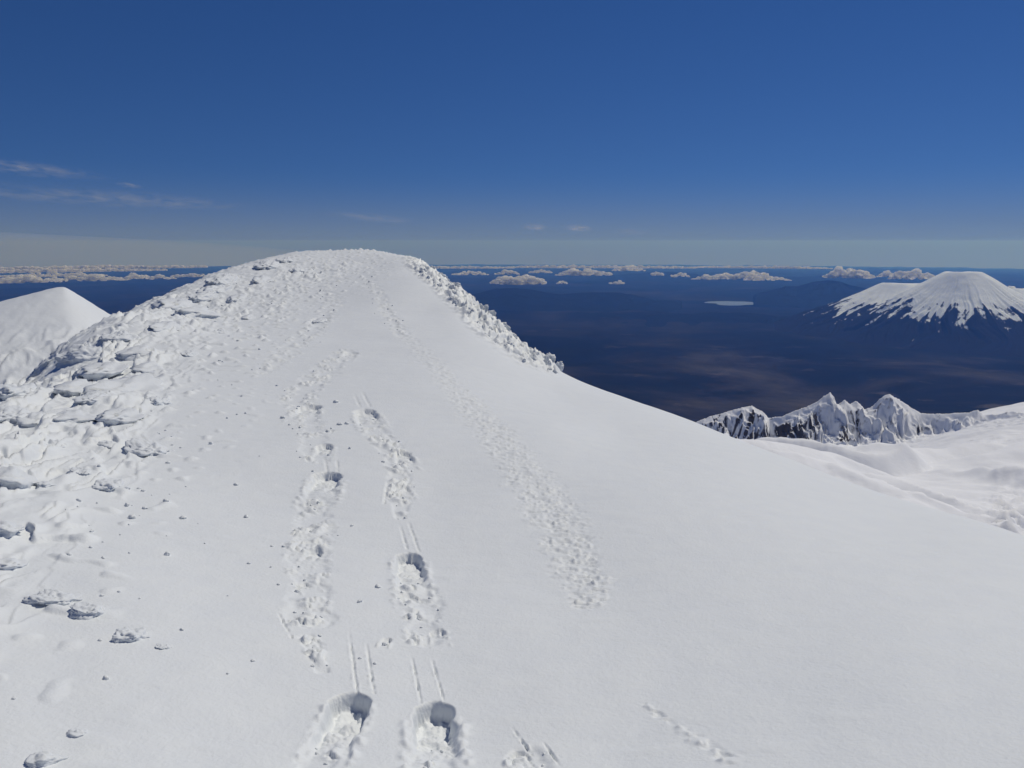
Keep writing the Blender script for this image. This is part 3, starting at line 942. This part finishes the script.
# ------------------------------------------------------------------ clouds
def cloud_mat():
    m, nt = new_mat('cloud_white'); L = nt.links
    out = N(nt, 'ShaderNodeOutputMaterial')
    d = N(nt, 'ShaderNodeBsdfDiffuse'); d.inputs['Color'].default_value = (.98, .98, .98, 1)
    t = N(nt, 'ShaderNodeBsdfTranslucent'); t.inputs['Color'].default_value = (.98, .98, .98, 1)
    mx = N(nt, 'ShaderNodeMixShader'); mx.inputs[0].default_value = .80
    L.new(d.outputs[0], mx.inputs[1]); L.new(t.outputs[0], mx.inputs[2])
    tr = N(nt, 'ShaderNodeBsdfTransparent')
    geo = N(nt, 'ShaderNodeNewGeometry')
    n = N(nt, 'ShaderNodeTexNoise'); n.inputs['Scale'].default_value = .006; n.inputs['Detail'].default_value = 5
    L.new(geo.outputs['Position'], n.inputs['Vector'])
    r = N(nt, 'ShaderNodeMapRange'); r.inputs['From Min'].default_value = .38; r.inputs['From Max'].default_value = .58
    r.inputs['To Min'].default_value = .55; r.inputs['To Max'].default_value = 1.0
    L.new(n.outputs['Fac'], r.inputs['Value'])
    m2 = N(nt, 'ShaderNodeMixShader'); L.new(r.outputs[0], m2.inputs[0])
    L.new(tr.outputs[0], m2.inputs[1]); L.new(mx.outputs[0], m2.inputs[2])
    L.new(m2.outputs[0], out.inputs['Surface'])
    return m


M_CLOUD = cloud_mat()
DECK = -1480.0


def cloud(px, py_base, wpx, hpx, label, seed, deck=DECK):
    th, t = ray(px, py_base); th = float(th); t = float(t)
    r = 30000.
    for _ in range(30): r = min((-deck + drop(r)) / -t, 105000.)
    z = t * r
    W = wpx * r / F * .5; H = 1.25 * hpx * r / F
    g = np.random.default_rng(seed)
    nb = int(np.clip(wpx / 1.7, 8, 90))
    cs, fs = [], []; off = 0
    co0, fa0 = ico(3)
    for i in range(nb):
        a = -1 + 2 * (i + .5 + g.uniform(-.4, .4)) / nb; b = g.uniform(-.9, .9)
        env = (1 - abs(a) ** 2.2) * (.55 + .75 * abs(float(noise2(np.array([a * W / (H * 3.2)]), np.array([seed * 1.7]), seed)[0])))
        rad = max(H * g.uniform(.20, .46) * (.30 + .75 * env), 1.5 * W / nb * (1 - .35 * abs(a) ** 4))
        c = np.array([a * (W - rad), b * min(W * .35, 2.2 * rad), rad * .40 + H * (.06 * math.sin(a * 9 + seed) + (.28 + .30 * b + g.uniform(-.1, .25)) * env)])
        p = co0 * rad * np.array([g.uniform(1.1, 1.9), 1.3, g.uniform(.75, 1.0)])
        q = (p + c) / (H * .30)
        dn = noise3(q[:, 0], q[:, 1], q[:, 2], seed) * .30 + noise3(q[:, 0] * 2.3, q[:, 1] * 2.3, q[:, 2] * 2.3, seed + 1) * .2 + noise3(q[:, 0] * 5, q[:, 1] * 5, q[:, 2] * 5, seed + 2) * .10
        p = p * (1 + dn[:, None]) + c
        p[:, 2] = np.where(p[:, 2] < 0, p[:, 2] * .12, p[:, 2])
        cs.append(p); fs.append(fa0 + off); off += len(p)
    me = tri_mesh('cloud', np.concatenate(cs), np.concatenate(fs))
    o = link('cloud', me, M_CLOUD)
    o.location = (r * math.sin(th), r * math.cos(th), z); o.rotation_euler = (0, 0, -th)
    return tag(o, label, 'cloud', 'small cumulus clouds low over the plain')


CLOUDS = [(518, 284, 56, 11, 'bright puffy cloud, the lowest one, just right of the rime edge'),
          (584, 275.5, 58, 8, 'long white cloud with a bumpy top above the lone small puff'),
          (628, 271, 34, 5, 'thin high white cloud touching the bumpy-topped cloud'),
          (741, 280, 92, 7, 'longest flat white cloud, above the pale lake'),
          (680, 277, 20, 5, 'small white cloud just left of the longest flat cloud'),
          (657, 275.5, 15, 3.5, 'tiny white cloud between the bumpy-topped cloud and the longest flat cloud'),
          (617, 284, 15, 4, 'lone small puff of cloud below the row over the plain'),
          (848, 278, 46, 8, 'faint cloud above the dark mountain with the double top'),
          (912, 279.5, 40, 8, 'white cloud just left of the volcano top'),
          (886, 277, 16, 5, 'small ragged cloud between the dark mountain and the volcano'),
          (470, 275, 38, 4, 'thin flat cloud strip beside the upper rime edge of the summit dome'),
          (507, 274.5, 26, 4.5, 'small cloud directly behind the lowest bright cloud'),
          (540, 273, 24, 3, 'tiny cloud left of the long bumpy-topped cloud'),
          (562, 284, 12, 3, 'tiny faint puff right of the lowest bright cloud'),
          (1018, 293, 22, 6, 'white cloud on the right slope of the volcano'),
          (22, 283, 60, 6, 'broad pale cloud above the left slope of the rounded snow hill'),
          (86, 281, 66, 5, 'long pale cloud behind the top of the rounded snow hill'),
          (144, 279.5, 56, 4.5, 'pale cloud strip right of the rounded snow hill'),
          (50, 277, 90, 4, 'thin far cloud strip above the broad pale cloud on the left'),
          (50, 272.5, 190, 2.2, 'grey far cloud sheet low on the left horizon, lower one of two'),
          (70, 269.5, 230, 1.6, 'grey far cloud sheet low on the left horizon, upper one of two'),
          (455, 268.6, 120, 1.6, 'hair-thin far cloud strip on the horizon right of the summit dome'),
          (600, 268.2, 190, 1.5, 'long hair-thin cloud strip added to soften the horizon above the bumpy-topped cloud'),  # this strip and the next are added to soften the horizon like haze
          (760, 268.4, 130, 1.4, 'hair-thin cloud strip added to soften the horizon above the longest flat cloud'),
          (190, 277, 34, 4, 'short pale cloud touching the left edge of the summit dome')]
for i, (px, py, w, h, lb) in enumerate(CLOUDS):
    cloud(px, py, w, h, lb, 300 + i)


def cirrus(px, py, wpx, tiltpx, z, seed, label, dens, spread):
    """a thin high sheet of ice cloud, kilometres across, with a torn transparent edge"""
    th, t = ray(px, py); th = float(th); r = z / float(t)
    W = wpx * r / F * .5; Ln = spread * r / float(t) / F * .5      # along the line of sight, as seen so flat
    n, k = 40, 14
    co, fa = [], []
    U, Vv = np.meshgrid(np.linspace(-1, 1, n), np.linspace(-1, 1, k))
    sk = tiltpx * r / float(t) / F
    X = U * W; Y = Vv * Ln + sk * U * .5
    Zz = (1 - np.clip(U ** 2 + Vv ** 2, 0, 1)) * 120 + 60 * noise2(U * 3, Vv * 3, seed)
    top = grid_mesh('cirrus_cloud', X, Y, Zz)
    m, nt = new_mat('cirrus_ice_' + str(seed)); L = nt.links
    out = N(nt, 'ShaderNodeOutputMaterial')
    tc = N(nt, 'ShaderNodeTexCoord')
    mp = N(nt, 'ShaderNodeMapping'); mp.inputs['Scale'].default_value = (1 / W, 1 / Ln, 0)
    L.new(tc.outputs['Object'], mp.inputs['Vector'])
    ln = N(nt, 'ShaderNodeVectorMath', operation='LENGTH')
    sh = N(nt, 'ShaderNodeVectorMath', operation='MULTIPLY_ADD')   # undo the skew for the mask
    sp = N(nt, 'ShaderNodeSeparateXYZ'); L.new(mp.outputs[0], sp.inputs[0])
    ms = N(nt, 'ShaderNodeMath', operation='MULTIPLY_ADD'); L.new(sp.outputs[0], ms.inputs[0]); ms.inputs[1].default_value = -sk * .5 / Ln; L.new(sp.outputs[1], ms.inputs[2])
    cb = N(nt, 'ShaderNodeCombineXYZ'); L.new(sp.outputs[0], cb.inputs[0]); L.new(ms.outputs[0], cb.inputs[1])
    L.new(cb.outputs[0], ln.inputs[0])
    fall = N(nt, 'ShaderNodeMapRange'); fall.interpolation_type = 'SMOOTHSTEP'
    fall.inputs['From Min'].default_value = 1.0; fall.inputs['From Max'].default_value = .1
    L.new(ln.outputs['Value'], fall.inputs['Value'])
    ns = N(nt, 'ShaderNodeTexNoise'); ns.inputs['Scale'].default_value = 1.0; ns.inputs['Detail'].default_value = 6; ns.inputs['Distortion'].default_value = .5
    m3 = N(nt, 'ShaderNodeMapping'); m3.inputs['Scale'].default_value = (max(2.0, wpx / 34.), 2.2, 1); m3.inputs['Location'].default_value = (seed, 0, 0)
    L.new(cb.outputs[0], m3.inputs['Vector']); L.new(m3.outputs[0], ns.inputs['Vector'])
    nr = N(nt, 'ShaderNodeMapRange'); nr.inputs['From Min'].default_value = .36; nr.inputs['From Max'].default_value = .68
    L.new(ns.outputs['Fac'], nr.inputs['Value'])
    mu = N(nt, 'ShaderNodeMath', operation='MULTIPLY'); L.new(fall.outputs[0], mu.inputs[0]); L.new(nr.outputs[0], mu.inputs[1])
    md = N(nt, 'ShaderNodeMath', operation='MULTIPLY'); L.new(mu.outputs[0], md.inputs[0]); md.inputs[1].default_value = dens * .62
    d = N(nt, 'ShaderNodeBsdfDiffuse'); d.inputs['Color'].default_value = (.8, .8, .8, 1)
    tl = N(nt, 'ShaderNodeBsdfTranslucent'); tl.inputs['Color'].default_value = (.8, .8, .8, 1)
    ad = N(nt, 'ShaderNodeMixShader'); ad.inputs[0].default_value = .6
    L.new(d.outputs[0], ad.inputs[1]); L.new(tl.outputs[0], ad.inputs[2])
    tr = N(nt, 'ShaderNodeBsdfTransparent'); mx = N(nt, 'ShaderNodeMixShader')
    L.new(md.outputs[0], mx.inputs[0]); L.new(tr.outputs[0], mx.inputs[1]); L.new(ad.outputs[0], mx.inputs[2])
    L.new(mx.outputs[0], out.inputs['Surface'])
    o = link('cirrus_cloud', top, m)
    o.location = (r * math.sin(th), r * math.cos(th), z); o.rotation_euler = (0, 0, -th)
    return tag(o, label, 'cloud', 'thin high cirrus clouds')


for a in ((10, 168, 180, 14, 7000, 1, 'thin white cirrus streak high in the sky, the topmost one', .55, 16),
          (110, 200, 330, 14, 7000, 2, 'long faint cirrus streak above the summit dome and left hill', .40, 18),
          (130, 186, 26, 3, 7000, 3, 'tiny cirrus fleck above the long faint streak', .5, 6),
          (376, 219, 100, 8, 6500, 4, 'faint cirrus wisp just above the summit dome', .36, 10),
          (535, 228, 30, 1, 6000, 5, 'small bright cirrus fleck right of the summit dome, left one of a pair', .7, 8),
          (579, 229, 36, 1, 6000, 6, 'small bright cirrus fleck right of the summit dome, right one of a pair', .7, 8),
          (634, 232.5, 36, 1, 6000, 7, 'barely visible cirrus fleck to the right of the bright pair', .28, 8)):
    cirrus(*a)


def cloud_bank():
    """the wide veil of thin cloud far behind the left hill: a real volume of thin mist"""
    th, t = ray(30, 258); th = float(th); r = 262000.
    co, fa = ico(5)
    p = co.copy()
    dn = 1 + .10 * noise3(p[:, 0] * 2, p[:, 1] * 2, p[:, 2] * 2, 400)
    p = p * dn[:, None]
    W = 270 * r / F * 1.25
    p = p * np.array([W, 26000, 5000])
    me = tri_mesh('cloud_bank', p, fa)
    m, nt = new_mat('thin_mist')
    out = N(nt, 'ShaderNodeOutputMaterial'); v = N(nt, 'ShaderNodeVolumePrincipled')
    v.inputs['Color'].default_value = (.70, .84, .97, 1); v.inputs['Density'].default_value = 2.2e-5
    nt.links.new(v.outputs[0], out.inputs['Volume'])
    o = link('cloud_bank', me, m)
    o.location = (r * math.sin(th), r * math.cos(th), -2200); o.rotation_euler = (0, math.radians(3.1), -th)
    return tag(o, 'wide grey veil of thin cloud along the horizon behind the left hill', 'cloud')


cloud_bank()

# ------------------------------------------------------------------ haze
def haze():
    H = 189000.; z0, z1 = PLAIN_Z - drop(268000.) - 400, 480.0
    me = bpy.data.meshes.new('haze')
    v = [(x, y, z) for z in (z0, z1) for x, y in ((-H, -H), (H, -H), (H, H), (-H, H))]
    me.from_pydata(v, [], [(3, 2, 1, 0), (4, 5, 6, 7), (0, 1, 5, 4), (1, 2, 6, 5), (2, 3, 7, 6), (3, 0, 4, 7)])
    m, nt = new_mat('blue_air')
    out = N(nt, 'ShaderNodeOutputMaterial'); p = N(nt, 'ShaderNodeVolumePrincipled')
    p.inputs['Color'].default_value = HAZE_COL
    p.inputs['Absorption Color'].default_value = (1, 1, 1, 1)
    p.inputs['Density'].default_value = HAZE_DEN; p.inputs['Anisotropy'].default_value = .25
    nt.links.new(p.outputs[0], out.inputs['Volume'])
    o = link('haze', me, m, smooth=False)
    return tag(o, 'blue haze of distant air over the plain', 'haze', kind='stuff')


HAZE_COL = (.11, .31, 1.0, 1)
HAZE_DEN = 1.7e-5
haze()

# ------------------------------------------------------------------ light
SUN_EL, SUN_AZ = math.radians(55), math.radians(47)     # azimuth from the view direction towards the right
s = Vector((math.sin(SUN_AZ) * math.cos(SUN_EL), math.cos(SUN_AZ) * math.cos(SUN_EL), math.sin(SUN_EL)))
sun = bpy.data.lights.new('sun', 'SUN'); sun.energy = 3.15; sun.angle = math.radians(.53); sun.color = (1.0, .935, .80)
so = bpy.data.objects.new('sun', sun); so.rotation_euler = s.to_track_quat('Z', 'Y').to_euler(); so.location = s * 40
COL.objects.link(so)

w = bpy.data.worlds.new('World'); SC.world = w; w.use_nodes = True
nt = w.node_tree
bg = nt.nodes['Background']; bg.inputs['Strength'].default_value = .06
sky = nt.nodes.new('ShaderNodeTexSky'); sky.sky_type = 'NISHITA'; sky.sun_disc = False
sky.sun_elevation = SUN_EL; sky.sun_rotation = SUN_AZ
sky.altitude = 2700; sky.air_density = 1.0; sky.dust_density = 0.0; sky.ozone_density = 6.0
# the horizon seen from 2.7 km up lies below eye level: lower the sky by that dip, and look past the yellow rim of the model
tc = nt.nodes.new('ShaderNodeTexCoord'); vm = nt.nodes.new('ShaderNodeMapping')
vm.inputs['Location'].default_value = (0, 0, .115); vm.inputs['Scale'].default_value = (1, 1, .9)
nt.links.new(tc.outputs['Generated'], vm.inputs['Vector']); nt.links.new(vm.outputs[0], sky.inputs['Vector'])
hs = nt.nodes.new('ShaderNodeHueSaturation'); hs.inputs['Saturation'].default_value = 1.20; hs.inputs['Value'].default_value = 1.06; hs.inputs['Hue'].default_value = .511
nt.links.new(sky.outputs['Color'], hs.inputs['Color']); 
# pale horizon haze painted into the sky colour all round
sx = nt.nodes.new('ShaderNodeSeparateXYZ'); nt.links.new(tc.outputs['Generated'], sx.inputs[0])
cr = nt.nodes.new('ShaderNodeMapRange'); cr.interpolation_type = 'SMOOTHERSTEP'
cr.inputs['From Min'].default_value = .10; cr.inputs['From Max'].default_value = -.06; cr.inputs['To Max'].default_value = .85
nt.links.new(sx.outputs['Z'], cr.inputs['Value'])
mxs = nt.nodes.new('ShaderNodeMix'); mxs.data_type = 'RGBA'
nt.links.new(cr.outputs[0], mxs.inputs['Factor']); nt.links.new(hs.outputs['Color'], mxs.inputs['A']); 
gr = nt.nodes.new('ShaderNodeMapRange'); gr.inputs['From Min'].default_value = .012; gr.inputs['From Max'].default_value = -.010
nt.links.new(sx.outputs['Z'], gr.inputs['Value'])
mg = nt.nodes.new('ShaderNodeMix'); mg.data_type = 'RGBA'; nt.links.new(gr.outputs[0], mg.inputs['Factor'])
mg.inputs['A'].default_value = (3.75, 4.15, 5.15, 1); mg.inputs['B'].default_value = (2.75, 2.6, 5.7, 1)  # sky tint below eye level offsets the step at the haze box top
nt.links.new(mg.outputs['Result'], mxs.inputs['B'])
nt.links.new(mxs.outputs['Result'], bg.inputs['Color'])

vs = SC.view_settings
vs.view_transform = 'Standard'; vs.look = 'None'; vs.exposure = -.25; vs.gamma = 1.0; vs.use_curve_mapping = False
cy = SC.cycles
cy.max_bounces = 6; cy.diffuse_bounces = 3; cy.glossy_bounces = 2; cy.transparent_max_bounces = 16; cy.volume_bounces = 3
cy.use_denoising = True
